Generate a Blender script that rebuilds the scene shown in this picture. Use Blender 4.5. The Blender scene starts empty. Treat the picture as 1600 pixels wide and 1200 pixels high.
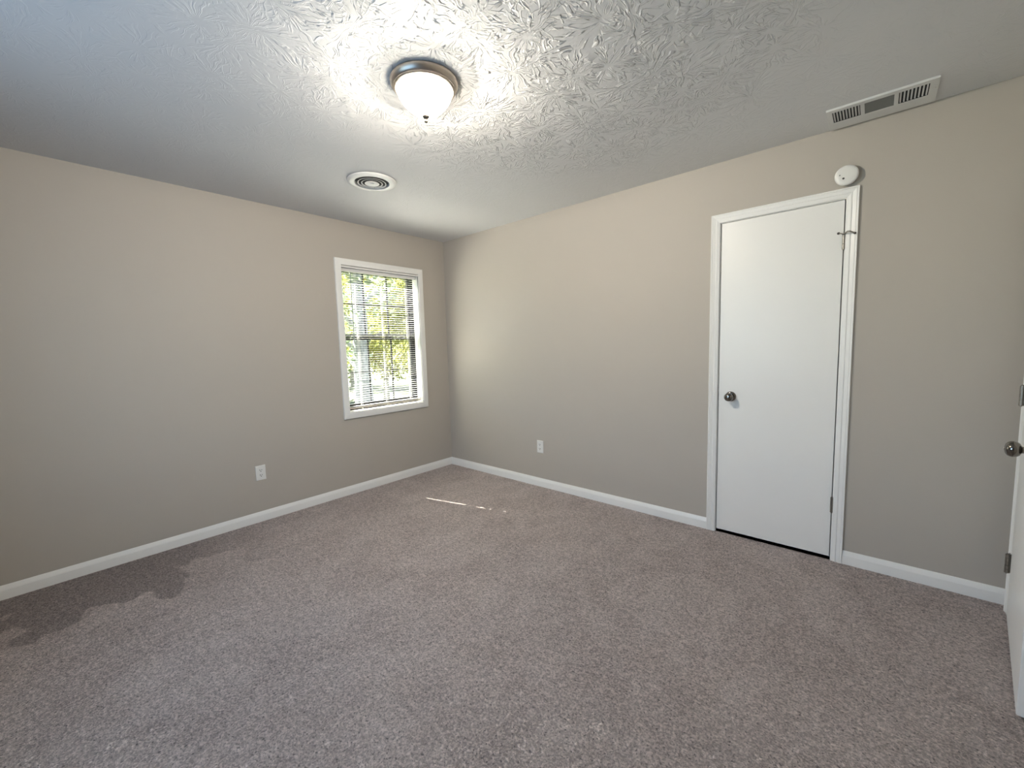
import bpy, bmesh, math, random
from mathutils import Vector, Matrix, noise
R = math.radians
rnd = random.Random(7)
scene = bpy.context.scene
COL = scene.collection

# ------------------------------------------------------------------ camera, world, sun, daylight, exposure
F_PX, YAW, PITCH, ROLL = 644.8, R(131.332), R(-5.330), R(-1.573)
fw = Vector((math.cos(PITCH) * math.cos(YAW), math.cos(PITCH) * math.sin(YAW), math.sin(PITCH)))
rt = fw.cross(Vector((0, 0, 1))).normalized()
up = rt.cross(fw)
rt, up = rt * math.cos(ROLL) + up * math.sin(ROLL), up * math.cos(ROLL) - rt * math.sin(ROLL)
cam_data = bpy.data.cameras.new('camera')
cam_data.sensor_fit = 'HORIZONTAL'
cam_data.sensor_width = 36.0
cam_data.lens = F_PX * 36.0 / 1600.0
cam_data.clip_start = 0.02
cam = bpy.data.objects.new('camera', cam_data)
COL.objects.link(cam)
m = Matrix((rt, up, -fw)).transposed().to_4x4()
m.translation = Vector((3.5502, -2.9722, 1.313))
cam.matrix_world = m
scene.camera = cam

vs = scene.view_settings
vs.view_transform = 'Standard'
vs.look = 'None'
vs.gamma = 1.0
vs.use_curve_mapping = False
vs.exposure = 1.0

SUN_ELEV = R(49.0)
SUN_H = Vector((0.967, 0.256, 0)).normalized()
world = bpy.data.worlds.new('sky')
scene.world = world
world.use_nodes = True
nt = world.node_tree
bg = nt.nodes['Background']
sky = nt.nodes.new('ShaderNodeTexSky')
sky.sky_type = 'NISHITA'
sky.sun_disc = False
sky.sun_elevation = SUN_ELEV
sky.sun_rotation = math.atan2(-SUN_H.x, -SUN_H.y)
nt.links.new(sky.outputs[0], bg.inputs[0])
bg.inputs[1].default_value = 0.26

sun_d = bpy.data.lights.new('sun', 'SUN')
sun_d.energy = 50.0
sun_d.angle = R(0.53)
sun_d.color = (1.0, 0.95, 0.86)
sun = bpy.data.objects.new('sun', sun_d)
COL.objects.link(sun)
sd = Vector((SUN_H.x * math.cos(SUN_ELEV), SUN_H.y * math.cos(SUN_ELEV), -math.sin(SUN_ELEV)))
sun.rotation_euler = sd.to_track_quat('-Z', 'Y').to_euler()
sun.location = (-6, -3, 8)

# daylight that falls in through the window in the wall behind the camera
day_d = bpy.data.lights.new('daylight_back_window', 'AREA')
day_d.shape = 'RECTANGLE'
day_d.size, day_d.size_y = 1.35, 1.2
day_d.energy = 11.5
day_d.color = (0.38, 0.64, 1.0)
day = bpy.data.objects.new('daylight_back_window', day_d)
COL.objects.link(day)
day.location = (2.0, -3.745, 1.45)
day.rotation_euler = Vector((0, 1, 0)).to_track_quat('-Z', 'Y').to_euler()

LAMP_EMIT = 40.0
LAMP_BULB = 22.5

# ------------------------------------------------------------------ sizes of the room
H = 2.44
W = 4.075            # right wall plane
YB = -3.62           # wall behind the camera
TW = 0.12            # wall thickness

# ------------------------------------------------------------------ materials
def mat(name, col, rough=0.5, metal=0.0, spec=0.5, **kw):
    mt = bpy.data.materials.new(name)
    mt.use_nodes = True
    b = mt.node_tree.nodes['Principled BSDF']
    b.inputs['Base Color'].default_value = (*col, 1)
    b.inputs['Roughness'].default_value = rough
    b.inputs['Metallic'].default_value = metal
    b.inputs['Specular IOR Level'].default_value = spec
    return mt

class N:
    """tiny helper to write node graphs"""
    def __init__(s, mt):
        s.nt = mt.node_tree
        s.b = s.nt.nodes['Principled BSDF']
    def new(s, t, **kw):
        n = s.nt.nodes.new(t)
        for k, v in kw.items():
            setattr(n, k, v)
        return n
    def link(s, a, b):
        s.nt.links.new(a, b)
    def put(s, sock, v):
        if hasattr(v, 'links') or isinstance(v, bpy.types.NodeSocket):
            s.link(v, sock)
        else:
            sock.default_value = v
    def math(s, op, a, b=0.0, c=0.0, clamp=False):
        n = s.new('ShaderNodeMath', operation=op)
        n.use_clamp = clamp
        s.put(n.inputs[0], a); s.put(n.inputs[1], b); s.put(n.inputs[2], c)
        return n.outputs[0]
    def vmath(s, op, a, b=(0, 0, 0)):
        n = s.new('ShaderNodeVectorMath', operation=op)
        s.put(n.inputs[0], a); s.put(n.inputs[1], b)
        return n.outputs['Value'] if op in ('LENGTH', 'DOT_PRODUCT', 'DISTANCE') else n.outputs[0]
    def scale(s, a, k):
        n = s.new('ShaderNodeVectorMath', operation='SCALE')
        s.put(n.inputs[0], a); s.put(n.inputs['Scale'], k)
        return n.outputs[0]
    def sep(s, v):
        n = s.new('ShaderNodeSeparateXYZ'); s.link(v, n.inputs[0]); return n.outputs
    def comb(s, x=0.0, y=0.0, z=0.0):
        n = s.new('ShaderNodeCombineXYZ')
        s.put(n.inputs[0], x); s.put(n.inputs[1], y); s.put(n.inputs[2], z)
        return n.outputs[0]
    def coord(s):
        return s.new('ShaderNodeTexCoord').outputs['Object']
    def noise(s, v, scale, detail=2.0, rough=0.5, dist=0.0):
        n = s.new('ShaderNodeTexNoise')
        s.link(v, n.inputs['Vector'])
        n.inputs['Scale'].default_value = scale
        n.inputs['Detail'].default_value = detail
        n.inputs['Roughness'].default_value = rough
        n.inputs['Distortion'].default_value = dist
        return n.outputs['Fac']
    def smooth(s, v, lo, hi, to0=0.0, to1=1.0):
        n = s.new('ShaderNodeMapRange', interpolation_type='SMOOTHSTEP')
        s.put(n.inputs[0], v)
        for i, x in enumerate((lo, hi, to0, to1)):
            s.put(n.inputs[i + 1], x)
        return n.outputs[0]
    def ramp(s, fac, stops):
        n = s.new('ShaderNodeValToRGB')
        e = n.color_ramp.elements
        while len(e) < len(stops):
            e.new(0.5)
        for k, (p, c) in zip(e, stops):
            k.position = p; k.color = (*c, 1)
        s.link(fac, n.inputs[0])
        return n.outputs[0]
    def mix(s, fac, a, b, blend='MIX'):
        n = s.new('ShaderNodeMix', data_type='RGBA', blend_type=blend)
        s.put(n.inputs[0], fac)
        s.put(n.inputs[6], a if not isinstance(a, tuple) else (*a, 1))
        s.put(n.inputs[7], b if not isinstance(b, tuple) else (*b, 1))
        return n.outputs[2]
    def bump(s, h, strength=1.0, dist=0.01):
        n = s.new('ShaderNodeBump')
        n.inputs['Strength'].default_value = strength
        n.inputs['Distance'].default_value = dist
        s.link(h, n.inputs['Height'])
        s.link(n.outputs[0], s.b.inputs['Normal'])
        return n

def paint(name, col, rough, peel, dist):
    mt = mat(name, col, rough)
    g = N(mt)
    c = g.coord()
    v = g.noise(c, 3.0, 3.0)
    g.link(g.mix(v, tuple(x * 0.985 for x in col), tuple(min(1, x * 1.015) for x in col)), g.b.inputs['Base Color'])
    if peel:
        g.bump(g.noise(c, peel, 2.0), 0.35, dist)
    return mt

M = {}
M['wall'] = paint('greige_wall_paint', (0.478, 0.438, 0.386), 0.62, 260.0, 0.0012)
M['wall_bounce_cut'] = paint('dark_bounce_absorbing_wall', (0.12, 0.11, 0.10), 0.62, 0, 0)  # unseen back wall made dark to soak up stray bounce light
M['trim'] = paint('white_trim_paint', (0.86, 0.85, 0.825), 0.38, 0, 0)
M['door'] = paint('white_door_paint', (0.86, 0.85, 0.825), 0.36, 420.0, 0.0004)
M['plastic'] = mat('white_plastic', (0.80, 0.79, 0.76), 0.35)
M['vent'] = mat('white_enamel', (0.68, 0.68, 0.67), 0.42)
M['dark'] = mat('dark_duct', (0.012, 0.012, 0.013), 0.8)
M['slot'] = mat('slot_black', (0.02, 0.02, 0.02), 0.6)
M['shade_lens_grey'] = mat('shaded_louver_and_lens_grey', (0.20, 0.20, 0.19), 0.6)  # shade painted into the white centre louvers; plain grey on the indicator
M['nickel'] = mat('satin_nickel', (0.20, 0.185, 0.165), 0.13, 1.0)
M['brushed'] = mat('brushed_nickel', (0.50, 0.44, 0.38), 0.36, 1.0)
M['finial'] = mat('aged_nickel', (0.16, 0.14, 0.115), 0.45, 0.7)
M['hinge'] = mat('hinge_steel', (0.33, 0.31, 0.28), 0.34, 1.0)
M['rubber'] = mat('dark_rubber', (0.06, 0.055, 0.05), 0.7)
M['bronze'] = mat('dark_bronze_aluminium', (0.007, 0.007, 0.008), 0.5, spec=0.15)
M['sash_grey'] = mat('weathered_sash_lip', (0.03, 0.033, 0.036), 0.6, spec=0.2)
M['slat'] = mat('white_blind_slat', (0.80, 0.79, 0.77), 0.4)
M['rail'] = mat('cream_blind_rail', (0.66, 0.60, 0.52), 0.45)
M['cord'] = mat('white_cord', (0.80, 0.78, 0.74), 0.8)
M['wand'] = mat('clear_wand', (0.20, 0.23, 0.20), 0.2)
M['siding'] = mat('outside_siding', (0.50, 0.48, 0.45), 0.8)

g = N(M['brushed'])                                  # fine circular brushing
cs = g.sep(g.coord())
g.bump(g.noise(g.comb(0.0, 0.0, cs[2]), 900.0, 2.0), 0.15, 0.0006)

# glass: a thin clear pane
mt = bpy.data.materials.new('window_glass'); mt.use_nodes = True
t = mt.node_tree; t.nodes.remove(t.nodes['Principled BSDF'])
mx = t.nodes.new('ShaderNodeMixShader'); fr = t.nodes.new('ShaderNodeMath'); fr.operation = 'MULTIPLY_ADD'; fr.inputs[1].default_value = 0.35; fr.inputs[2].default_value = 0.03
lw = t.nodes.new('ShaderNodeLayerWeight'); pw = t.nodes.new('ShaderNodeMath'); pw.operation = 'POWER'; pw.inputs[1].default_value = 4.0
t.links.new(lw.outputs['Facing'], pw.inputs[0]); t.links.new(pw.outputs[0], fr.inputs[0])
tr = t.nodes.new('ShaderNodeBsdfTransparent'); tr.inputs[0].default_value = (0.95, 0.97, 0.96, 1)
gl = t.nodes.new('ShaderNodeBsdfGlossy'); gl.inputs['Roughness'].default_value = 0.02
t.links.new(fr.outputs[0], mx.inputs[0]); t.links.new(tr.outputs[0], mx.inputs[1]); t.links.new(gl.outputs[0], mx.inputs[2])
t.links.new(mx.outputs[0], t.nodes['Material Output'].inputs[0])
M['glass'] = mt

# lamp glass
mt = mat('lit_alabaster_glass', (0.9, 0.88, 0.82), 0.25)
mt.node_tree.nodes['Principled BSDF'].inputs['Emission Color'].default_value = (1.0, 0.93, 0.80, 1)
mt.node_tree.nodes['Principled BSDF'].inputs['Emission Strength'].default_value = LAMP_EMIT
mt.node_tree.nodes['Principled BSDF'].inputs['Alpha'].default_value = 0.22
M['lamp'] = mt

# ceiling: stomped plaster, stars of raised ridges
mt = mat('stomp_textured_ceiling', (0.67, 0.67, 0.672), 0.75)
g = N(mt)
P = g.coord()
sx = g.sep(P)
P2 = g.comb(sx[0], sx[1], 0.0)
warp = g.new('ShaderNodeTexNoise'); g.link(P2, warp.inputs['Vector']); warp.inputs['Scale'].default_value = 16.0; warp.inputs['Detail'].default_value = 1.0
layers = []
for off, sc, seed in (((0.0, 0.0, 0.0), 4.9, 3.1), ((0.37, 0.81, 0.0), 4.2, 9.7)):
    q = g.vmath('ADD', P2, off)
    vo = g.new('ShaderNodeTexVoronoi', voronoi_dimensions='2D', feature='F1')
    g.link(q, vo.inputs['Vector']); vo.inputs['Scale'].default_value = sc; vo.inputs['Randomness'].default_value = 0.85
    d = g.vmath('SUBTRACT', q, vo.outputs['Position'])
    wv = g.scale(g.vmath('SUBTRACT', warp.outputs['Color'], (0.5, 0.5, 0.5)), 0.040)
    dw = g.vmath('ADD', d, wv)
    ds = g.sep(dw)
    ang = g.math('ARCTAN2', ds[1], ds[0])
    rad = g.vmath('LENGTH', g.comb(ds[0], ds[1], 0.0))
    cellr = g.sep(vo.outputs['Color'])[0]
    v = g.comb(g.math('MULTIPLY', ang, 8.6), g.math('MULTIPLY', rad, 7.0), g.math('MULTIPLY_ADD', cellr, 60.0, seed))
    n1 = g.noise(v, 1.0, 1.0, 0.5)
    ridge = g.smooth(n1, 0.535, 0.600)
    m1 = g.smooth(rad, 0.012, 0.035)
    m2 = g.smooth(rad, 0.10, 0.165, 1.0, 0.0)
    layers.append(g.math('MULTIPLY', ridge, g.math('MULTIPLY', m1, m2)))
hgt = g.math('MAXIMUM', layers[0], g.math('MULTIPLY', layers[1], 0.65))
brk = g.smooth(g.noise(P2, 28.0, 2.0), 0.36, 0.52, 0.40, 1.0)
hgt = g.math('MULTIPLY', hgt, brk)
hgt = g.math('ADD', hgt, g.math('MULTIPLY', g.noise(P2, 80.0, 2.0), 0.10))
# ridge height fades from the middle outward, imitating flat light that hides relief
dist = g.vmath('LENGTH', g.vmath('SUBTRACT', P2, (2.45, -1.45, 0.0)))
edge = g.math('ADD', dist, g.math('MULTIPLY', g.math('SUBTRACT', g.noise(P2, 1.6, 2.0), 0.5), 0.5))
hgt = g.math('MULTIPLY', hgt, g.smooth(edge, 0.55, 1.15, 1.0, 0.08))
g.bump(hgt, 1.0, 0.0075)
M['ceiling'] = mt

# carpet
mt = mat('mauve_grey_cut_pile_carpet', (0.30, 0.26, 0.25), 0.95, spec=0.1)
g = N(mt)
P = g.coord()
sx = g.sep(P)
P2 = g.comb(sx[0], sx[1], 0.0)
t1 = g.noise(P2, 120.0, 4.0, 0.75, 0.3)
t2 = g.noise(P2, 48.0, 2.0, 0.5, 0.8)
tuft = g.smooth(g.math('MULTIPLY_ADD', t2, 0.28, g.math('MULTIPLY', t1, 0.72)), 0.375, 0.625)
fine = g.noise(P2, 420.0, 2.0, 0.6)
patch = g.noise(P2, 2.6, 4.0, 0.55, 0.7)
streak = g.noise(g.vmath('MULTIPLY', P2, (1.0, 0.55, 1.0)), 7.0, 3.0, 0.6, 0.4)
lo = g.mix(tuft, (0.29, 0.235, 0.221), (0.82, 0.690, 0.650))
hi = g.mix(tuft, (0.45, 0.373, 0.352), (0.95, 0.825, 0.785))
pile = g.math('ADD', g.smooth(patch, 0.38, 0.62, 0.15, 0.60), g.smooth(streak, 0.38, 0.62, 0.0, 0.40))
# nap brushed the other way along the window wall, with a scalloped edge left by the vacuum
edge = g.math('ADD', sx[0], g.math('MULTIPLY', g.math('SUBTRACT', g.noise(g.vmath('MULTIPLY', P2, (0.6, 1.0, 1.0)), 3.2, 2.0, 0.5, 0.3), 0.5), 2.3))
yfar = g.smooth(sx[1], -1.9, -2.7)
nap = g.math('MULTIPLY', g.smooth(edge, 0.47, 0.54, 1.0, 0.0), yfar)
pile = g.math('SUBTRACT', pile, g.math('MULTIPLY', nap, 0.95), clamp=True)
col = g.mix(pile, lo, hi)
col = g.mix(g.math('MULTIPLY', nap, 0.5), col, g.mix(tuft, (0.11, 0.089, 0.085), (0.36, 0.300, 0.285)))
dots = g.smooth(g.noise(P2, 95.0, 1.0, 0.5), 0.62, 0.72)
col = g.mix(g.math('MULTIPLY', dots, 0.7), col, (0.07, 0.058, 0.055))
g.link(col, g.b.inputs['Base Color'])
g.b.inputs['Sheen Weight'].default_value = 0.15
g.bump(g.math('ADD', tuft, g.math('MULTIPLY', fine, 0.35)), 1.0, 0.007)
M['carpet'] = mt

# leaves: thin, light comes through
def leafmat(name, c1, c2):
    mt = bpy.data.materials.new(name); mt.use_nodes = True
    t = mt.node_tree; t.nodes.remove(t.nodes['Principled BSDF'])
    gi = t.nodes.new('ShaderNodeNewGeometry')
    rp = t.nodes.new('ShaderNodeValToRGB')
    rp.color_ramp.elements[0].color = (*c1, 1); rp.color_ramp.elements[1].color = (*c2, 1)
    t.links.new(gi.outputs['Random Per Island'], rp.inputs[0])
    df = t.nodes.new('ShaderNodeBsdfDiffuse'); tl = t.nodes.new('ShaderNodeBsdfTranslucent')
    mx = t.nodes.new('ShaderNodeMixShader'); mx.inputs[0].default_value = 0.55
    t.links.new(rp.outputs[0], df.inputs[0]); t.links.new(rp.outputs[0], tl.inputs[0])
    t.links.new(df.outputs[0], mx.inputs[1]); t.links.new(tl.outputs[0], mx.inputs[2])
    t.links.new(mx.outputs[0], t.nodes['Material Output'].inputs[0])
    return mt
M['leaf_yellow'] = leafmat('yellow_green_leaf', (0.16, 0.18, 0.045), (0.36, 0.34, 0.10))
M['leaf_green'] = leafmat('pale_green_leaf', (0.13, 0.17, 0.06), (0.25, 0.28, 0.12))
M['leaf_soft'] = leafmat('soft_green_leaf', (0.15, 0.20, 0.12), (0.26, 0.30, 0.19))
def barkmat(name, c1, c2):
    mt = mat(name, c1, 0.9)
    g = N(mt)
    n = g.noise(g.vmath('MULTIPLY', g.coord(), (6.0, 6.0, 1.2)), 3.0, 4.0, 0.65)
    g.link(g.mix(g.smooth(n, 0.35, 0.65), c1, c2), g.b.inputs['Base Color'])
    g.bump(n, 0.8, 0.03)
    return mt
M['bark_pale'] = barkmat('pale_grey_bark', (0.18, 0.19, 0.21), (0.36, 0.37, 0.40))
M['bark'] = barkmat('grey_brown_bark', (0.16, 0.14, 0.12), (0.36, 0.33, 0.29))
mt = mat('lawn_and_leaf_litter', (0.35, 0.38, 0.2), 0.95)
g = N(mt)
n = g.noise(g.coord(), 1.1, 6.0, 0.7)
g.link(g.ramp(n, [(0.35, (0.05, 0.07, 0.03)), (0.55, (0.10, 0.11, 0.06)), (0.7, (0.17, 0.16, 0.12))]), g.b.inputs['Base Color'])
M['ground'] = mt

# ------------------------------------------------------------------ mesh helpers (all take room coordinates)
def wloc(o):
    v = Vector((0, 0, 0))
    while o:
        v += o.location; o = o.parent
    return v

def obj(name, bm, material, parent=None, smooth=35.0, bevel=0.0, segs=2):
    bmesh.ops.recalc_face_normals(bm, faces=bm.faces)
    if bevel:
        es = [e for e in bm.edges if len(e.link_faces) == 2 and e.calc_face_angle(0) > R(30)]
        bmesh.ops.bevel(bm, geom=es, offset=bevel, segments=segs, affect='EDGES', clamp_overlap=True)
    if parent is not None:
        bmesh.ops.translate(bm, verts=bm.verts, vec=-wloc(parent))
    me = bpy.data.meshes.new(name)
    bm.to_mesh(me); bm.free()
    me.materials.append(M[material])
    if smooth:
        me.polygons.foreach_set('use_smooth', [True] * len(me.polygons))
        me.set_sharp_from_angle(angle=R(smooth))
    o = bpy.data.objects.new(name, me)
    COL.objects.link(o)
    if parent is not None:
        o.parent = parent
    return o

def tag(o, label=None, cat=None, group=None, kind=None):
    for k, v in (('label', label), ('category', cat), ('group', group), ('kind', kind)):
        if v:
            o[k] = v
    return o

def empty(name, loc):
    o = bpy.data.objects.new(name, None)
    o.empty_display_size = 0.05
    o.location = loc
    COL.objects.link(o)
    return o

def box(bm, a, b, rot=None, about=None):
    vs = [bm.verts.new((x, y, z)) for x in (a[0], b[0]) for y in (a[1], b[1]) for z in (a[2], b[2])]
    for f in ((0, 1, 3, 2), (4, 6, 7, 5), (0, 4, 5, 1), (2, 3, 7, 6), (0, 2, 6, 4), (1, 5, 7, 3)):
        bm.faces.new([vs[i] for i in f])
    if rot is not None:
        bmesh.ops.rotate(bm, cent=about, matrix=rot, verts=vs)
    return vs

def B(*boxes):
    bm = bmesh.new()
    for a, b in boxes:
        box(bm, a, b)
    return bm

def frame_of(axis):
    a = Vector(axis).normalized()
    x = a.orthogonal().normalized()
    return x, a.cross(x), a

def lathe(bm, prof, c, axis=(0, 0, 1), n=48):
    """prof: (radius, height along axis) pairs"""
    x, y, a = frame_of(axis)
    c = Vector(c)
    rings = []
    for r, h in prof:
        if r < 1e-6:
            rings.append([bm.verts.new(c + a * h)])
        else:
            rings.append([bm.verts.new(c + a * h + (x * math.cos(t) + y * math.sin(t)) * r)
                          for t in (2 * math.pi * k / n for k in range(n))])
    for p, q in zip(rings, rings[1:]):
        for k in range(n):
            k2 = (k + 1) % n
            vs = []
            for v in ((p[k % len(p)], p[k2 % len(p)], q[k2 % len(q)], q[k % len(q)])):
                if v not in vs:
                    vs.append(v)
            if len(vs) > 2:
                bm.faces.new(vs)
    return bm

def tube(bm, pts, r, n=10, cap=True):
    pts = [Vector(p) for p in pts]
    rings = []
    x = None
    for i, p in enumerate(pts):
        t = (pts[min(i + 1, len(pts) - 1)] - pts[max(i - 1, 0)]).normalized()
        if x is None:
            x = t.orthogonal().normalized()
        x = (x - t * x.dot(t)).normalized()
        y = t.cross(x)
        ri = r[i] if isinstance(r, (list, tuple)) else r
        rings.append([bm.verts.new(p + (x * math.cos(a) + y * math.sin(a)) * ri)
                      for a in (2 * math.pi * k / n for k in range(n))])
    for p, q in zip(rings, rings[1:]):
        for k in range(n):
            bm.faces.new((p[k], p[(k + 1) % n], q[(k + 1) % n], q[k]))
    if cap:
        bm.faces.new(rings[0]); bm.faces.new(rings[-1])
    return bm

def sweep(bm, path, prof, to3, closed=False, only=None):
    """mitred moulding: path in 2D, prof = (offset to the left of the path, height) pairs"""
    n = len(path)
    P = [Vector(p) for p in path]
    def left(a, b):
        d = (b - a).normalized(); return Vector((-d.y, d.x))
    offs = []
    for i in range(n):
        ls = []
        if closed or i > 0:
            ls.append(left(P[i - 1], P[i]))
        if closed or i < n - 1:
            ls.append(left(P[i], P[(i + 1) % n]))
        if len(ls) == 2:
            s = ls[0] + ls[1]
            offs.append(s / (1 + ls[0].dot(ls[1])))
        else:
            offs.append(ls[0])
    cnt = n if closed else n - 1
    for s in (range(cnt) if only is None else only):
        i, j = s, (s + 1) % n
        A = [bm.verts.new(to3(*(P[i] + offs[i] * u), v)) for u, v in prof]
        C = [bm.verts.new(to3(*(P[j] + offs[j] * u), v)) for u, v in prof]
        for k in range(len(prof)):
            k2 = (k + 1) % len(prof)
            bm.faces.new((A[k], A[k2], C[k2], C[k]))
        bm.faces.new(A); bm.faces.new(C)
    return bm

def slab(bm, r, holes, to3, d0, d1):
    """flat slab with rectangular holes; r and holes = (u0, v0, u1, v1), thickness from d0 to d1"""
    us = sorted({r[0], r[2], *[h[0] for h in holes], *[h[2] for h in holes]})
    vv = sorted({r[1], r[3], *[h[1] for h in holes], *[h[3] for h in holes]})
    us = [u for u in us if r[0] <= u <= r[2]]; vv = [v for v in vv if r[1] <= v <= r[3]]
    def solid(i, j):
        if not (0 <= i < len(us) - 1 and 0 <= j < len(vv) - 1):
            return False
        cu, cv = (us[i] + us[i + 1]) / 2, (vv[j] + vv[j + 1]) / 2
        return not any(h[0] < cu < h[2] and h[1] < cv < h[3] for h in holes)
    V = {}
    def vert(i, j, d):
        if (i, j, d) not in V:
            V[i, j, d] = bm.verts.new(to3(us[i], vv[j], d))
        return V[i, j, d]
    for i in range(len(us) - 1):
        for j in range(len(vv) - 1):
            if not solid(i, j):
                continue
            for d in (d0, d1):
                bm.faces.new([vert(i, j, d), vert(i + 1, j, d), vert(i + 1, j + 1, d), vert(i, j + 1, d)])
            for (di, dj, a, b) in ((-1, 0, (i, j), (i, j + 1)), (1, 0, (i + 1, j), (i + 1, j + 1)),
                                   (0, -1, (i, j), (i + 1, j)), (0, 1, (i, j + 1), (i + 1, j + 1))):
                if not solid(i + di, j + dj):
                    bm.faces.new([vert(*a, d0), vert(*b, d0), vert(*b, d1), vert(*a, d1)])
    return bm

# ------------------------------------------------------------------ the room shell
WIN = (-1.170, 0.752, -0.358, 2.040)        # opening of the window in the left wall: y0, z0, y1, z1
CL = (2.7615, 0.0, 3.4115, 2.0685)          # rough opening of the closet door in the far wall: x0, z0, x1, z1
EN = (-0.905, 0.0, -0.115, 2.0685)          # rough opening of the entry door in the right wall: y0, z0, y1, z1
BW = (1.30, 0.80, 2.70, 2.08)               # window behind the camera

def struct(name, bm, material, label, **kw):
    return tag(obj(name, bm, material, **kw), label, kind='structure')

struct('floor', B(((-0.0, YB, -0.06), (W, 0.0, 0.0)), ((CL[0], 0, -0.06), (CL[2], 0.72, 0.0)), ((W, EN[0], -0.06), (W + 1.2, EN[2], 0.0))),
       'carpet', 'mauve grey cut pile carpet covering the whole bedroom floor', smooth=0)
struct('ceiling', B(((0, YB, H), (W, 0, H + 0.02))), 'ceiling', 'white stomp textured ceiling with star shaped ridges', smooth=0)
struct('wall_left', slab(bmesh.new(), (YB - TW, -0.06, TW, H + 0.12), [(WIN[0] - 0.004, WIN[1] - 0.012, WIN[2] + 0.004, WIN[3] + 0.012)], lambda u, v, d: (-d, u, v), 0, TW),
       'wall', 'greige painted wall with the window in it', smooth=0)
struct('wall_far', slab(bmesh.new(), (0, -0.06, W + TW, H + 0.12), [CL], lambda u, v, d: (u, d, v), 0, TW),
       'wall', 'greige painted wall with the white closet door', smooth=0)
struct('wall_right', slab(bmesh.new(), (YB - TW, -0.06, 0, H + 0.12), [EN], lambda u, v, d: (W + d, u, v), 0, TW),
       'wall', 'greige painted wall with the entry door at the right edge', smooth=0)
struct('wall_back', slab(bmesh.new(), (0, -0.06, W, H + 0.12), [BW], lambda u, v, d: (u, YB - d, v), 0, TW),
       'wall_bounce_cut', 'unseen wall behind the viewer, darkened to absorb bounce light', smooth=0)
struct('sun_block_roof', B(((-0.40, YB - 0.75, H + 0.14), (W + 1.5, 0.9, H + 0.22))), 'siding', 'unseen slab above the room, added to block sun and light leaks', smooth=0)  # overhanging slab added out of view to keep sun out and stop light leaks
# closet behind the far door and hall behind the entry door, closed so that no light comes through the gaps
struct('wall_closet', B(((CL[0] - 0.14, TW, -0.06), (CL[0] - 0.04, 0.74, H)), ((CL[2] + 0.04, TW, -0.06), (CL[2] + 0.14, 0.74, H)),
                        ((CL[0] - 0.14, 0.72, -0.06), (CL[2] + 0.14, 0.80, H)), ((CL[0] - 0.14, TW, 2.3), (CL[2] + 0.14, 0.8, H))),
       'wall', 'inside walls of the closed closet', smooth=0)
struct('wall_hall', B(((W + TW, EN[0] - 0.2, -0.06), (W + 1.2, EN[0] - 0.1, H)), ((W + TW, EN[2] + 0.04, -0.06), (W + 1.2, EN[2] + 0.14, H)),
                      ((W + 1.2, EN[0] - 0.2, -0.06), (W + 1.3, EN[2] + 0.14, H)), ((W + TW, EN[0] - 0.2, 2.3), (W + 1.3, EN[2] + 0.14, H))),
       'wall', 'hall walls beyond the entry door', smooth=0)

# baseboards: flat board with an eased, stepped top
BASE = [(0, 0), (0.0125, 0), (0.0125, 0.050), (0.0118, 0.053), (0.0045, 0.073), (0.0025, 0.0775), (0, 0.078)]
to_plan = lambda x, y, v: (x, y, v)
room_path = [(CL[0] - 0.044, 0), (0, 0), (0, YB), (W, YB), (W, EN[0] - 0.052)]
struct('baseboard_far', sweep(sweep(bmesh.new(), room_path, BASE, to_plan, only=[0]),
       [(W, 0), (CL[2] + 0.0455, 0)], BASE, to_plan), 'trim', 'white baseboard along the wall with the closet door')
struct('baseboard_left', sweep(bmesh.new(), room_path, BASE, to_plan, only=[1]), 'trim', 'white baseboard under the window')
struct('baseboard_back', sweep(bmesh.new(), room_path, BASE, to_plan, only=[2]), 'trim', 'white baseboard behind the viewer')
struct('baseboard_right', sweep(bmesh.new(), room_path, BASE, to_plan, only=[3]), 'trim', 'white baseboard beside the entry door')

# colonial casing: inner edge low, two beads, thick outer edge
CASING = [(0, 0), (0, 0.0075), (0.002, 0.0095), (0.012, 0.0100), (0.016, 0.0120), (0.021, 0.0122), (0.0245, 0.0092),
          (0.034, 0.0125), (0.041, 0.0142), (0.0435, 0.0125), (0.0455, 0.0150), (0.050, 0.0160), (0.0525, 0.0145), (0.0525, 0)]

def door_trim(name, label, r, to3, depth):
    """casing round an opening + jambs + stops. r = (u0, v0, u1, v1) rough opening in the wall plane"""
    root = tag(empty(name, to3((r[0] + r[2]) / 2, 0, 0)), label, kind='structure')
    i0, i1, it = r[0] + 0.0075, r[2] - 0.0075, r[3] - 0.0065
    bm = bmesh.new()
    sweep(bm, [(i1, 0.0), (i1, it), (i0, it), (i0, 0.0)], [(-u, v) for u, v in CASING], lambda u, v, d: to3(u, v, -d))
    obj('casing', bm, 'trim', root, smooth=25)
    bm = bmesh.new()
    for a, b in (((r[0], 0.0), (r[0] + 0.0105, r[3])), ((r[2] - 0.0105, 0.0), (r[2], r[3])), ((r[0] + 0.0105, r[3] - 0.0095), (r[2] - 0.0105, r[3]))):
        slab(bm, (*a, *b), [], to3, 0.0005, depth)
    obj('door_jamb', bm, 'trim', root, smooth=0)
    bm = bmesh.new()
    for a, b in (((r[0] + 0.0105, 0.0), (r[0] + 0.0225, r[3] - 0.0095)), ((r[2] - 0.0225, 0.0), (r[2] - 0.0105, r[3] - 0.0095)),
                 ((r[0] + 0.0225, r[3] - 0.0215), (r[2] - 0.0225, r[3] - 0.0095))):
        slab(bm, (*a, *b), [], to3, 0.043, 0.078)
    obj('door_stop_strip', bm, 'trim', root, smooth=0)
    return root

door_trim('trim_1', 'white moulded casing around the closet door', CL, lambda u, v, d: (u, d, v), TW)
door_trim('trim_2', 'white moulded casing around the entry door', EN, lambda u, v, d: (W + d, u, v), TW)

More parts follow.
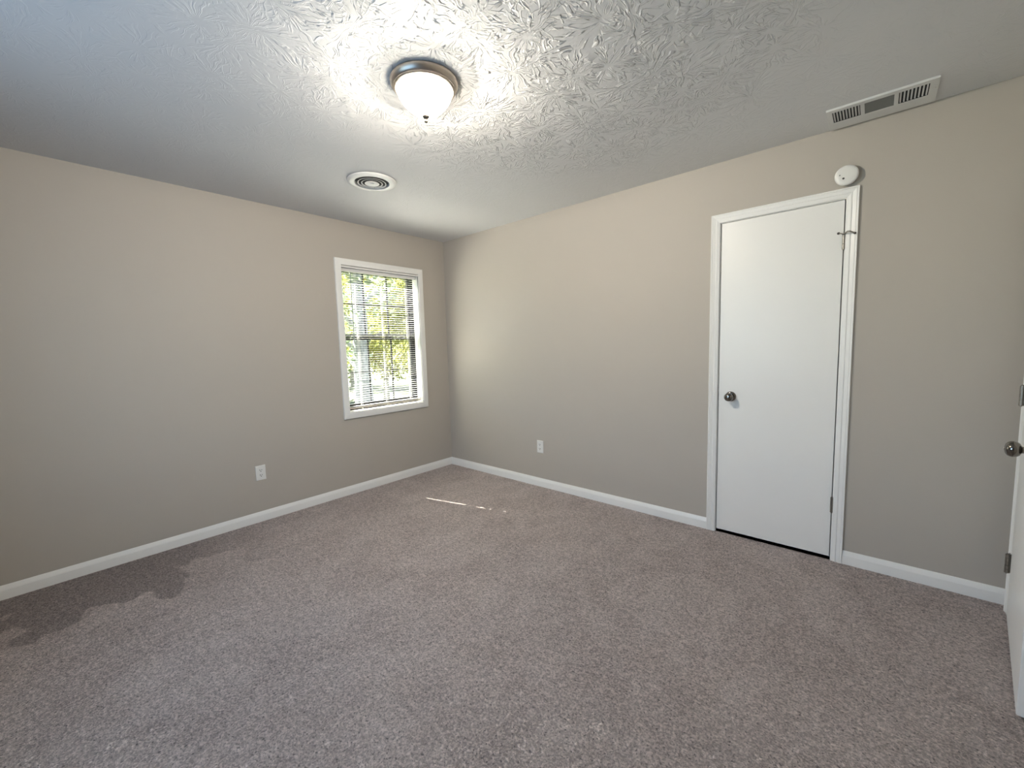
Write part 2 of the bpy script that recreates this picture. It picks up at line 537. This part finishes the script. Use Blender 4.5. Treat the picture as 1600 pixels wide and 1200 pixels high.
# ------------------------------------------------------------------ door hardware
def knob(parent, c, out, mat_='nickel'):
    """round passage knob; c = centre of the rose on the door face, out = direction into the room"""
    k = obj('knob', lathe(bmesh.new(), [(0.0, 0.072), (0.008, 0.0718), (0.016, 0.0700), (0.0225, 0.0655), (0.0262, 0.0590), (0.0272, 0.0520),
            (0.0255, 0.0440), (0.0210, 0.0380), (0.0150, 0.0350), (0.0115, 0.0325), (0.0105, 0.0280), (0.0110, 0.0180), (0.0110, 0.006)], c, out, 40), mat_, parent, 40)
    obj('rose', lathe(bmesh.new(), [(0.0, 0.0), (0.0325, 0.0), (0.0325, 0.003), (0.0300, 0.0070), (0.0240, 0.0095), (0.0150, 0.0110), (0.0110, 0.0115), (0, 0.0115)], c, out, 40), mat_, k, 40)
    obj('key_button', lathe(bmesh.new(), [(0, 0.0735), (0.0035, 0.0735), (0.0040, 0.0728), (0.0042, 0.0700), (0, 0.0700)], c, out, 16), 'hinge', k)
    return k

def hinge(parent, x, y, z0, z1, leafdir, name='hinge'):
    """butt hinge: knuckled barrel with its two leaves; leafdir = two directions in plan the leaves run in"""
    n = 5
    bm = bmesh.new()
    hz = (z1 - z0) / n
    for k in range(n):
        lathe(bm, [(0, k * hz + 0.0006), (0.0074, k * hz + 0.0007), (0.0074, (k + 1) * hz - 0.0007), (0, (k + 1) * hz - 0.0006)], (x, y, z0), (0, 0, 1), 16)
    h = obj(name, bm, 'hinge', parent, 40)
    obj('hinge_pin', lathe(lathe(bmesh.new(), [(0, -0.004), (0.0035, -0.003), (0.0046, 0.0), (0, 0)], (x, y, z0), (0, 0, 1), 14),
        [(0, 0), (0.0052, 0.0), (0.0052, 0.002), (0.003, 0.0045), (0, 0.005)], (x, y, z1), (0, 0, 1), 14), 'hinge', h, 40)
    for d, wd in leafdir:
        d = Vector((d[0], d[1], 0)).normalized(); s = Vector((-d.y, d.x, 0)) * 0.0012
        p = Vector((x, y, 0))
        bm = bmesh.new()
        q = [p + s, p + d * wd + s, p + d * wd - s, p - s]
        lo = [bm.verts.new((v.x, v.y, z0)) for v in q]; hi = [bm.verts.new((v.x, v.y, z1)) for v in q]
        bm.faces.new(lo); bm.faces.new(hi)
        for k in range(4):
            bm.faces.new((lo[k], lo[(k + 1) % 4], hi[(k + 1) % 4], hi[k]))
        obj('hinge_leaf', bm, 'hinge', h, 0)
    return h

# closet door, closed
d1 = tag(empty('door_1', (3.086, 0.004, 0.0)), 'narrow flat white closet door, closed, in the far wall', 'door', kind='structure')
obj('door_slab', B(((2.7765, 0.004, 0.0185), (3.3960, 0.039, 2.0565))), 'door', d1, 30, bevel=0.0015)
knob(d1, (2.8490, 0.004, 0.9395), (0, -1, 0))
obj('latch_plate', B(((2.7755, 0.006, 0.913), (2.7768, 0.037, 0.968)), ((2.7735, 0.010, 0.929), (2.7768, 0.024, 0.951))), 'hinge', d1, 0)
hb = hinge(d1, 3.3985, -0.0045, 0.291, 0.380, [((0, 1), 0.03)])
ht = hinge(d1, 3.3985, -0.0045, 1.790, 1.868, [((0, 1), 0.03)])
# bumper stop slipped over the upper hinge pin
st = obj('pin_door_stop', lathe(bmesh.new(), [(0.0030, 0), (0.0085, 0), (0.0085, 0.0030), (0.0030, 0.0030)], (3.3985, -0.0045, 1.8695), (0, 0, 1), 20), 'hinge', d1, 30)
bm = bmesh.new()
tube(bm, [(3.3985, -0.0115, 1.8715), (3.405, -0.024, 1.874), (3.414, -0.034, 1.878), (3.424, -0.036, 1.877), (3.434, -0.030, 1.872), (3.444, -0.021, 1.867)], [0.0035, 0.0038, 0.004, 0.004, 0.0038, 0.0034], 10)
obj('stop_arm', bm, 'hinge', st, 40)
bm = bmesh.new()
tube(bm, [(3.3985, -0.0115, 1.871), (3.391, -0.022, 1.8725), (3.384, -0.028, 1.874), (3.376, -0.028, 1.876)], [0.0032, 0.003, 0.003, 0.003], 10)
obj('threaded_rod', bm, 'hinge', st, 40)
obj('rubber_bumper', lathe(bmesh.new(), [(0, 0), (0.006, 0), (0.0065, 0.004), (0.0055, 0.0085), (0, 0.009)], (3.379, -0.0285, 1.8755), (-0.85, 0.5, 0.1), 16), 'rubber', st, 40)
obj('rubber_pad', lathe(bmesh.new(), [(0, 0), (0.0055, 0), (0.006, 0.004), (0.005, 0.008), (0, 0.0085)], (3.443, -0.0225, 1.867), (0.45, 0.85, -0.1), 16), 'rubber', st, 40)

# entry door, hinged near the corner and standing ajar
E_H = Vector((W - 0.022, -0.128, 0)); E_A = R(7.2)
ed = Vector((-math.sin(E_A), -math.cos(E_A), 0)); en = Vector((-math.cos(E_A), math.sin(E_A), 0))
d2 = tag(empty('door_2', (E_H.x, E_H.y, 0)), 'flat white entry door standing ajar at the right edge', 'door', kind='structure')
def ept(t, n, z):
    return E_H + ed * t + en * n + Vector((0, 0, z))
def ebox(bm, t0, t1, n0, n1, z0, z1):
    vs = [bm.verts.new(ept(t, n, z)) for t in (t0, t1) for n in (n0, n1) for z in (z0, z1)]
    for f in ((0, 1, 3, 2), (4, 6, 7, 5), (0, 4, 5, 1), (2, 3, 7, 6), (0, 2, 6, 4), (1, 5, 7, 3)):
        bm.faces.new([vs[i] for i in f])
    return bm
obj('door_slab', ebox(bmesh.new(), 0.006, 0.768, -0.041, -0.006, 0.014, 2.054), 'door', d2, 30, bevel=0.002)
knob(d2, ept(0.700, -0.006, 0.915), en)
obj('latch_plate', ebox(bmesh.new(), 0.7675, 0.7688, -0.037, -0.010, 0.887, 0.943), 'hinge', d2, 0)
for z0 in (0.208, 0.985, 1.76):
    hinge(d2, E_H.x - 0.004, E_H.y + 0.004, z0, z0 + 0.089, [((-0.35, -1), 0.003), ((1, 0.35), 0.03)])
    obj('hinge_leaf', ebox(bmesh.new(), -0.026, 0.0, -0.0035, -0.0005, z0, z0 + 0.089), 'hinge', d2, 0)

# ------------------------------------------------------------------ the window
w1 = tag(empty('window_1', (0, -0.764, WIN[1])), 'white framed window with dark grid sashes near the room corner', 'window', kind='structure')
WC = [(0, 0), (0, 0.013), (0.003, 0.0155), (0.049, 0.0175), (0.055, 0.0160), (0.0565, 0.012), (0.0565, 0)]
yz = lambda u, v, d: (d, u, v)
bm = bmesh.new()
sweep(bm, [(WIN[0], WIN[1] - 0.003), (WIN[2], WIN[1] - 0.003), (WIN[2], WIN[3] + 0.018), (WIN[0], WIN[3] + 0.018)],
      [(-u, v) for u, v in WC], yz, closed=True)
obj('window_casing', bm, 'trim', w1, 25)
JD = 0.092
bm = bmesh.new()
for a, b in (((WIN[0] - 0.004, WIN[1] - 0.012), (WIN[0], WIN[3] + 0.012)), ((WIN[2], WIN[1] - 0.012), (WIN[2] + 0.004, WIN[3] + 0.012)),
             ((WIN[0], WIN[3]), (WIN[2], WIN[3] + 0.012))):
    slab(bm, (*a, *b), [], lambda u, v, d: (-d, u, v), -0.010, JD)
obj('window_jamb', bm, 'trim', w1, 0)
obj('window_sill', B(((-JD, WIN[0], WIN[1] - 0.012), (0.011, WIN[2], WIN[1]))), 'trim', w1, 0, bevel=0.001)
# dark aluminium frame, outer part of the reveal
fx0, fx1 = -0.150, -0.090
bm = bmesh.new()
FR = (WIN[0] - 0.003, WIN[1] - 0.011, WIN[2] + 0.003, WIN[3] + 0.011)
gi = (WIN[0] + 0.036, WIN[1] + 0.040, WIN[2] - 0.036, WIN[3] - 0.006)
slab(bm, FR, [gi], lambda u, v, d: (d, u, v), fx0, fx1)
obj('window_frame', bm, 'bronze', w1, 0, bevel=0.002, segs=1)
def sash(name, x, z0, z1, ys, zm):
    r = (gi[0] - 0.004, z0, gi[2] + 0.004, z1)
    hole = (gi[0] + 0.012, z0 + 0.024, gi[2] - 0.012, z1 - 0.024)
    s = obj(name, slab(bmesh.new(), r, [hole], lambda u, v, d: (d, u, v), x - 0.010, x + 0.010), 'bronze', w1, 0)
    obj('glass_pane', B(((x - 0.0015, hole[0] - 0.003, hole[1] - 0.003), (x + 0.0015, hole[2] + 0.003, hole[3] + 0.003))), 'glass', s, 0)
    for y in ys:
        obj('muntin', B(((x - 0.006, y - 0.0058, hole[1]), (x + 0.006, y + 0.0058, hole[3]))), 'bronze', s, 0)
    obj('muntin', B(((x - 0.0055, hole[0], zm - 0.0045), (x + 0.0055, hole[2], zm + 0.0045))), 'bronze', s, 0)
    return s
sash('upper_sash', -0.133, 1.405, WIN[3] + 0.006, (-0.893, -0.640), 1.738)
ls = sash('lower_sash', -0.108, WIN[1] + 0.030, 1.455, (-0.889, -0.637), 1.098)
obj('sash_lip', B(((-0.098, gi[0], 1.443), (-0.086, gi[2], 1.456))), 'sash_grey', ls, 0)
obj('sash_lock', B(((-0.100, -0.790, 1.456), (-0.080, -0.735, 1.468)), ((-0.092, -0.772, 1.468), (-0.080, -0.742, 1.476))), 'sash_grey', ls, 30, bevel=0.002)

# mini blind, slats open
bl = tag(empty('window_blind', (-0.034, -0.764, WIN[1])), 'white mini blind with open slats hanging inside the window', 'blind')
BY0, BY1, BX = WIN[0] + 0.006, WIN[2] - 0.010, -0.034
bm = bmesh.new()
prof = [(-0.0125, 0), (-0.0125, 0.027), (-0.0105, 0.027), (-0.0105, 0.0255), (0.0105, 0.0255), (0.0105, 0.027), (0.0125, 0.027), (0.0125, 0.001), (0.0115, 0)]
a = [bm.verts.new((BX + u, BY0, 2.011 + v)) for u, v in prof]; c = [bm.verts.new((BX + u, BY1, 2.011 + v)) for u, v in prof]
for k in range(len(prof)):
    k2 = (k + 1) % len(prof); bm.faces.new((a[k], a[k2], c[k2], c[k]))
bm.faces.new(a); bm.faces.new(c)
obj('headrail', bm, 'slat', bl, 20)
PITCHZ = 0.0213
LAD = (-1.024, -0.760, -0.482)
tilt = R(-1.5)
n_sl = int((1.995 - 0.800) / PITCHZ)
bm = bmesh.new()
def slat_piece(bm, y0, y1, z, s0=-1.0, s1=1.0, n=6):
    top, bot = [], []
    for k in range(n + 1):
        s = s0 + (s1 - s0) * k / n
        u, v = s * 0.0125, 0.0012 * (1 - s * s)
        x = BX + u * math.cos(tilt); zz = z + v - u * math.sin(tilt)
        top.append((x, zz)); bot.append((x, zz - 0.00035))
    ring = top + bot[::-1]
    a = [bm.verts.new((x, y0, q)) for x, q in ring]; c = [bm.verts.new((x, y1, q)) for x, q in ring]
    for k in range(len(ring)):
        k2 = (k + 1) % len(ring); bm.faces.new((a[k], a[k2], c[k2], c[k]))
    bm.faces.new(a); bm.faces.new(c)
HW = 0.0042
for k in range(n_sl):
    z = 1.992 - k * PITCHZ
    hole = [LAD[0]] if 1.50 > z or k % 7 == 0 else []
    if k in (46, 47, 48, 22):
        hole.append(LAD[2])
    y = BY0
    for hy in hole:                                   # route holes where the lift cord runs
        slat_piece(bm, y, hy - HW, z)
        slat_piece(bm, hy - HW, hy + HW, z, -1.0, -0.62, 2)
        slat_piece(bm, hy - HW, hy + HW, z, 0.62, 1.0, 2)
        y = hy + HW
    slat_piece(bm, y, BY1, z)
obj('blind_slats', bm, 'slat', bl, 40)
bm = bmesh.new()
for k, z in enumerate((0.7875, 0.7915, 0.7952)):      # spare slats lying on the bottom rail
    slat_piece(bm, BY0, BY1, z)
obj('stacked_slats', bm, 'slat', bl, 40)
bm = bmesh.new()
pr = [(-0.0125, 0.003), (-0.011, 0.0), (0.011, 0.0), (0.0125, 0.003), (0.0120, 0.009), (0.006, 0.0115), (-0.006, 0.0115), (-0.0120, 0.009)]
zs = ((BY0, 0.774), (-0.86, 0.7715), (-0.60, 0.7695), (BY1 - 0.004, 0.7690))
rings = [[bm.verts.new((BX + 0.001 + u, y, z + v)) for u, v in pr] for y, z in zs]
for p, q in zip(rings, rings[1:]):
    for k in range(8):
        bm.faces.new((p[k], p[(k + 1) % 8], q[(k + 1) % 8], q[k]))
bm.faces.new(rings[0]); bm.faces.new(rings[-1])
br = obj('bottom_rail', bm, 'rail', bl, 20)
for y in LAD:
    obj('rail_plug', lathe(bmesh.new(), [(0, -0.003), (0.004, -0.003), (0.0065, -0.0005), (0.0065, 0.001), (0, 0.001)], (BX + 0.001, y, 0.7705), (0, 0, 1), 14), 'slat', br, 40)
    bm = bmesh.new()
    for dx in (-0.0132, 0.0132):
        tube(bm, [(BX + dx, y - 0.004, 2.012), (BX + dx, y - 0.004, 0.778)], 0.0007, 5)
        tube(bm, [(BX + dx, y + 0.004, 2.012), (BX + dx, y + 0.004, 0.778)], 0.0007, 5)
    for k in range(n_sl):
        z = 1.9905 - k * PITCHZ
        tube(bm, [(BX - 0.0132, y + 0.004, z + 0.0011), (BX + 0.0132, y + 0.004, z - 0.0011)], 0.0004, 4)
    obj('ladder_cord', bm, 'cord', bl, 40)
bm = bmesh.new()
tube(bm, [(BX + 0.016, -1.0725, 2.008), (BX + 0.018, -1.0725, 1.98), (BX + 0.018, -1.0735, 1.40), (BX + 0.018, -1.0735, 1.37)], [0.0026, 0.0042, 0.0042, 0.0056], 6)
wd = obj('tilt_wand', bm, 'wand', bl, 30)
bm = bmesh.new()
tube(bm, [(BX + 0.012, -1.0725, 2.018), (BX + 0.017, -1.0725, 2.016), (BX + 0.0175, -1.0725, 2.010), (BX + 0.016, -1.0725, 2.004)], 0.0012, 6)
obj('wand_hook', bm, 'slat', wd, 30)

# the window behind the viewer
w2 = tag(empty('window_2', (2.0, YB, BW[1])), 'window behind the viewer', 'window', kind='structure')
obj('window_frame', slab(slab(bmesh.new(), BW, [(BW[0] + 0.03, BW[1] + 0.03, BW[2] - 0.03, BW[3] - 0.03)], lambda u, v, d: (u, YB - d, v), 0.04, TW),
    (BW[0] - 0.055, BW[1] - 0.055, BW[2] + 0.055, BW[3] + 0.055), [BW], lambda u, v, d: (u, YB + d, v), 0.0, 0.016), 'trim', w2, 0)
obj('glass_pane', B(((BW[0] + 0.03, YB - 0.082, BW[1] + 0.03), (BW[2] - 0.03, YB - 0.079, BW[3] - 0.03))), 'glass', w2, 0)

# ------------------------------------------------------------------ ceiling light
LC = Vector((2.060, -1.790, H))
cl = tag(empty('ceiling_light', LC), 'lit flush ceiling light with brushed nickel pan and frosted glass bowl', 'ceiling light')
obj('pan', lathe(bmesh.new(), [(r * 0.866, h) for r, h in [(0, 0), (0.158, 0), (0.1635, -0.0025), (0.1650, -0.0060), (0.1640, -0.0110), (0.1610, -0.0180), (0.1560, -0.0250), (0.1515, -0.0290),
    (0.1500, -0.0295), (0.1492, -0.0325), (0.1450, -0.0340), (0.1442, -0.0370), (0.1390, -0.0382), (0.1350, -0.0365), (0.120, -0.034), (0, -0.034)]], LC, (0, 0, 1), 96), 'brushed', cl, 28)
dome = [(0.1340, -0.036), (0.1345, -0.041), (0.1322, -0.049), (0.1270, -0.060), (0.1190, -0.072), (0.1080, -0.085), (0.0940, -0.0985), (0.0770, -0.1115), (0.0580, -0.1225), (0.0380, -0.1310), (0.0200, -0.1358), (0, -0.1375)]
obj('glass_bowl', lathe(bmesh.new(), [(r * 0.863, h) for r, h in dome], LC, (0, 0, 1), 96), 'lamp', cl, 60)
obj('finial', lathe(bmesh.new(), [(0, -0.134), (0.0130, -0.1350), (0.0155, -0.1385), (0.0140, -0.1425), (0.0085, -0.1455), (0.0052, -0.1485), (0.0046, -0.1525),
    (0.0064, -0.1555), (0.0072, -0.1590), (0.0060, -0.1625), (0.0030, -0.1645), (0, -0.165)], LC, (0, 0, 1), 28), 'finial', cl, 40)

for sd_ in (-1, 1):                                           # the two bulbs behind the frosted glass
    bulb_d = bpy.data.lights.new('lamp_bulb', 'POINT')
    bulb_d.energy = LAMP_BULB
    bulb_d.color = (1.0, 0.92, 0.78)
    bulb_d.shadow_soft_size = 0.022
    bulb = bpy.data.objects.new('lamp_bulb', bulb_d)
    COL.objects.link(bulb)
    bulb.parent = cl
    bulb.location = (sd_ * 0.011, sd_ * 0.024, -0.054)

# ------------------------------------------------------------------ round ceiling diffuser
RC = Vector((0.965, -1.400, H))
rv = tag(empty('round_air_vent', RC), 'round white ceiling air vent with concentric rings, nearer the window', 'air vent')
obj('flange', lathe(bmesh.new(), [(0.112, 0.0), (0.118, -0.004), (0.152, -0.004), (0.1575, -0.006), (0.1590, -0.010), (0.1540, -0.0150), (0.140, -0.0185), (0.122, -0.0200), (0.1130, -0.0175), (0.1090, -0.010), (0.1090, 0.0)], RC, (0, 0, 1), 72), 'vent', rv, 40)
obj('duct', lathe(bmesh.new(), [(0.1095, -0.0010), (0.0, -0.0015)], RC, (0, 0, 1), 48), 'dark', rv, 0)
for ro, zc in ((0.0920, -0.0185), (0.0690, -0.0190)):
    obj('cone_ring', lathe(bmesh.new(), [(ro, zc - 0.0020), (ro + 0.0008, zc - 0.0008), (ro, zc), (ro - 0.0062, zc + 0.0018), (ro - 0.0068, zc + 0.0010), (ro, zc - 0.0020)], RC, (0, 0, 1), 64), 'vent', rv, 40)
obj('centre_cone', lathe(bmesh.new(), [(0.020, -0.0130), (0.0440, -0.0185), (0.0465, -0.0200), (0.0470, -0.0215), (0.0450, -0.0225), (0.0300, -0.0190), (0.0140, -0.0175), (0.0110, -0.0215), (0.006, -0.0245), (0, -0.0250)], RC, (0, 0, 1), 56), 'vent', rv, 40)
bm = bmesh.new()
for a in (R(20), R(140), R(260)):
    d = Vector((math.cos(a), math.sin(a), 0))
    tube(bm, [RC + d * 0.02 + Vector((0, 0, -0.0120)), RC + d * 0.108 + Vector((0, 0, -0.0110))], 0.0022, 6)
obj('spoke', bm, 'dark', rv, 30)

# ------------------------------------------------------------------ three-way ceiling register by the far wall
RG = Vector((3.520, -0.145, H))
rg = tag(empty('ceiling_register', RG), 'rectangular white ceiling air register above the closet door', 'air vent')
x0, x1, y0, y1 = 3.3185, 3.7200, -0.2720, -0.0220
secs = ((3.341, 3.449, 'x'), (3.465, 3.572, 'y'), (3.588, 3.690, 'x'))
ys0, ys1 = -0.2400, -0.1140
bm = bmesh.new()
slab(bm, (x0, y0, x1, y1), [(a, ys0, b, ys1) for a, b, _ in secs], lambda u, v, d: (u, v, H - d), 0.0075, 0.0100)
slab(bm, (x0, y0, x1, y1), [(x0 + 0.004, y0 + 0.004, x1 - 0.004, y1 - 0.004)], lambda u, v, d: (u, v, H - d), 0.0, 0.0075)
obj('face_plate', bm, 'vent', rg, 0, bevel=0.001, segs=1)
obj('duct', B(((x0 + 0.006, y0 + 0.006, H - 0.0016), (x1 - 0.006, y1 - 0.006, H - 0.0004))), 'dark', rg, 0)
for a, b, way in secs:
    if way == 'x':
        nl = 9 if a < 3.4 else 8
        for k in range(nl):
            cx = a + (b - a) * (k + 0.5) / nl
            bm = bmesh.new()
            s = -1 if a < 3.4 else 1
            box(bm, (cx - 0.0031, ys0, H - 0.0058), (cx + 0.0031, ys1, H - 0.0050), Matrix.Rotation(R(24 * s), 3, 'Y'), (cx, 0, H - 0.0055))
            obj('louver', bm, 'vent', rg, 0)
    else:
        for k in range(9):
            cy = ys0 + (ys1 - ys0) * (k + 0.5) / 9
            bm = bmesh.new()
            box(bm, (a, cy - 0.0085, H - 0.0058), (b, cy + 0.0085, H - 0.0050), Matrix.Rotation(R(-22), 3, 'X'), (0, cy, H - 0.0055))
            obj('louver', bm, 'shade_lens_grey', rg, 0)  # white centre louver, its shade put into the grey
for sx_, sy_ in ((x0 + 0.010, -0.177), (x1 - 0.010, -0.177)):
    obj('screw', lathe(bmesh.new(), [(0, 0), (0.004, 0), (0.0035, 0.0015), (0, 0.002)], (sx_, sy_, H - 0.0098), (0, 0, -1), 14), 'vent', rg, 40)

# ------------------------------------------------------------------ smoke detector
SD = Vector((3.3985, 0, 2.1755))
sm = tag(empty('smoke_detector', SD), 'round white smoke detector on the wall touching the closet door casing', 'smoke detector')
obj('mounting_base', lathe(bmesh.new(), [(0, 0), (0.034, 0), (0.036, 0.004), (0.036, 0.014), (0, 0.014)], SD, (0, -1, 0), 48), 'plastic', sm, 40)
cv = obj('detector_cover', lathe(bmesh.new(), [(0, 0.014), (0.044, 0.014), (0.0495, 0.017), (0.0515, 0.022), (0.0515, 0.031), (0.0490, 0.0365), (0.0430, 0.0395), (0.0300, 0.0410), (0, 0.0415)], SD, (0, -1, 0), 64), 'plastic', sm, 40)
obj('indicator_light', lathe(bmesh.new(), [(0, 0), (0.0036, 0), (0.0030, 0.0012), (0, 0.0016)], (3.3705, -0.0407, 2.1785), (0, -1, 0), 16), 'shade_lens_grey', cv, 40)
obj('test_button', lathe(bmesh.new(), [(0, 0), (0.0052, 0), (0.0048, 0.0010), (0, 0.0012)], (3.3865, -0.0410, 2.1585), (0, -1, 0), 20), 'slot', cv, 40)

# ------------------------------------------------------------------ wall outlets
def outlet(loc):
    """built facing -y at loc, loc = plate centre on the wall"""
    x, y, z = loc
    root = empty('wall_outlet', loc)
    bm = bmesh.new()
    rect = [(-0.035, -0.0575), (0.035, -0.0575), (0.035, 0.0575), (-0.035, 0.0575)]
    sq = lambda k, d: [bm.verts.new((x + u * k[0], y - d, z + v * k[1])) for u, v in rect]
    rr = [sq((1, 1), 0), sq((1, 1), 0.0025), sq((0.96, 0.975), 0.0048), sq((0.90, 0.94), 0.0058)]
    for p, q in zip(rr, rr[1:]):
        for k in range(4):
            bm.faces.new((p[k], p[(k + 1) % 4], q[(k + 1) % 4], q[k]))
    bm.faces.new(rr[0]); bm.faces.new(rr[-1])
    obj('cover_plate', bm, 'plastic', root, 12)
    for s in (-1, 1):
        cz = z + s * 0.0195
        bm = bmesh.new()
        ring = []
        for k in range(40):
            a = 2 * math.pi * k / 40
            ring.append((0.0170 * math.cos(a), max(-0.0138, min(0.0138, 0.0172 * math.sin(a)))))
        lo = [bm.verts.new((x + u, y - 0.0050, cz + v)) for u, v in ring]
        hi = [bm.verts.new((x + u * 0.985, y - 0.0074, cz + v * 0.985)) for u, v in ring]
        bm.faces.new(lo); bm.faces.new(hi)
        for k in range(40):
            bm.faces.new((lo[k], lo[(k + 1) % 40], hi[(k + 1) % 40], hi[k]))
        rc = obj('receptacle', bm, 'plastic', root, 30)
        obj('slot', B(((x - 0.0084, y - 0.0078, cz - 0.0012), (x - 0.0050, y - 0.0060, cz + 0.0086))), 'slot', rc, 0)
        obj('slot', B(((x + 0.0050, y - 0.0078, cz + 0.0000), (x + 0.0084, y - 0.0060, cz + 0.0078))), 'slot', rc, 0)
        obj('ground_hole', lathe(bmesh.new(), [(0, 0), (0.0033, 0), (0.0033, 0.0018), (0, 0.0018)], (x, y - 0.0060, cz - 0.0070), (0, -1, 0), 14), 'slot', rc, 0)
    obj('screw', lathe(bmesh.new(), [(0, 0), (0.0033, 0), (0.0028, 0.0012), (0, 0.0015)], (x, y - 0.0056, z), (0, -1, 0), 14), 'plastic', root, 40)
    return root

def children(o):
    return [c for c in bpy.data.objects if c.parent is o]

def copy_tree(o, parent=None):
    c = o.copy()
    COL.objects.link(c)
    c.parent = parent
    for ch in children(o):
        copy_tree(ch, c)
    return c

o1 = tag(outlet((1.2635, 0, 0.3755)), 'white duplex wall outlet on the wall between corner and closet door', 'outlet', 'wall outlets')
o2 = copy_tree(o1)
o2.location = (0, -1.9205, 0.3825)
o2.rotation_euler = (0, 0, R(90))
tag(o2, 'white duplex wall outlet on the left wall beside the window', 'outlet', 'wall outlets')

# ------------------------------------------------------------------ outside the window
struct('ground', B(((-60, -40, -0.95), (-TW, 60, -0.75))), 'ground', 'lawn and leaf litter outside the window', smooth=0)

def tree(name, label, x, y, h, r_trunk, crown, n, leaf, bark, seed, lean=(0, 0), size=0.085, low=0.25):
    rr = random.Random(seed)
    gz = -0.75
    root = tag(empty(name, (x, y, gz)), label, 'tree', 'trees outside the window')
    bm = bmesh.new()
    pts, rad = [], []
    for k in range(9):
        f = k / 8
        pts.append((x + lean[0] * f * f * h + rr.uniform(-1, 1) * 0.03, y + lean[1] * f * f * h + rr.uniform(-1, 1) * 0.03, gz - 0.05 + f * h * 0.85))
        rad.append(r_trunk * (1.25 - 0.25 * min(1, f * 5)) * (1 - 0.75 * f))
    tube(bm, pts, rad, 14)
    tops = []
    tk = obj('trunk', bm, bark, root, 60)
    bm = bmesh.new()
    for k in range(11):
        f = 0.22 + 0.062 * k
        i = min(7, int(f * 8)); u = f * 8 - i
        p = Vector(pts[i]).lerp(Vector(pts[i + 1]), u)
        a = rr.uniform(0, 2 * math.pi)
        L = crown * rr.uniform(0.6, 0.9) * (1.1 - 0.5 * f)
        d = Vector((math.cos(a), math.sin(a), 0))
        br_ = [p, p + d * L * 0.35 + Vector((0, 0, L * 0.30)), p + d * L * 0.7 + Vector((0, 0, L * 0.48)), p + d * L + Vector((0, 0, L * 0.50))]
        tube(bm, br_, [r_trunk * 0.30, r_trunk * 0.2, r_trunk * 0.12, r_trunk * 0.04], 8)
        tops += br_[1:]
    obj('branches', bm, bark, root, 60)
    bm = bmesh.new()
    for k in range(n):
        if rr.random() < 0.55:
            c = tops[rr.randrange(len(tops))] + Vector([max(-1.6, min(1.6, rr.gauss(0, 1))) * crown * 0.16 for _ in range(3)])
        else:
            while True:
                q = Vector([rr.uniform(-1, 1) for _ in range(3)])
                if q.length < 1:
                    break
            c = Vector((x + lean[0] * h * 0.3, y + lean[1] * h * 0.3, gz + h * (low + 1) / 2)) + Vector((q.x * crown, q.y * crown, q.z * h * (1 - low) / 2))
        t = Vector([rr.gauss(0, 1) for _ in range(3)]).normalized()
        s = t.orthogonal().normalized()
        s = (s * math.cos(k) + t.cross(s) * math.sin(k)) * rr.uniform(0.6, 1.15) * size
        w_ = t.cross(s).normalized() * s.length * 0.36
        nn = t * s.length * 0.15
        vs = [bm.verts.new(v) for v in (c - s, c + w_ - s * 0.2, c + w_ * 0.8 + s * 0.4, c + s, c - w_ * 0.8 + s * 0.4, c - w_ - s * 0.2)]
        bm.faces.new((vs[0], vs[1], vs[2], vs[3])); bm.faces.new((vs[0], vs[3], vs[4], vs[5]))
    obj('foliage', bm, leaf, root, 0)
    return root

tree('broadleaf_tree', 'pale grey trunked tree filling the left third of the window', -4.2, 1.30, 8.5, 0.19, 1.5, 4200, 'leaf_soft', 'bark_pale', 3, size=0.09, low=0.50)
tree('broadleaf_tree', 'bright yellow green tree seen through the middle of the window', -8.4, 4.35, 6.0, 0.10, 1.75, 9500, 'leaf_yellow', 'bark', 5, (0.02, 0.03), 0.085, 0.16)
tree('broadleaf_tree', 'leaning green tree seen through the right of the window', -12.6, 8.6, 8.0, 0.17, 2.2, 9000, 'leaf_green', 'bark', 8, (0.0, -0.06), 0.10, 0.06)
tree('broadleaf_tree', 'soft green tree low behind the yellow green tree', -13.2, 4.0, 6.0, 0.12, 2.1, 9000, 'leaf_soft', 'bark', 11, (0, 0), 0.11, 0.02)
tree('broadleaf_tree', 'pale green tree farthest back beyond all the other trees', -18.6, 8.6, 8.5, 0.16, 3.0, 9500, 'leaf_green', 'bark', 14, (0, 0), 0.14, 0.03)
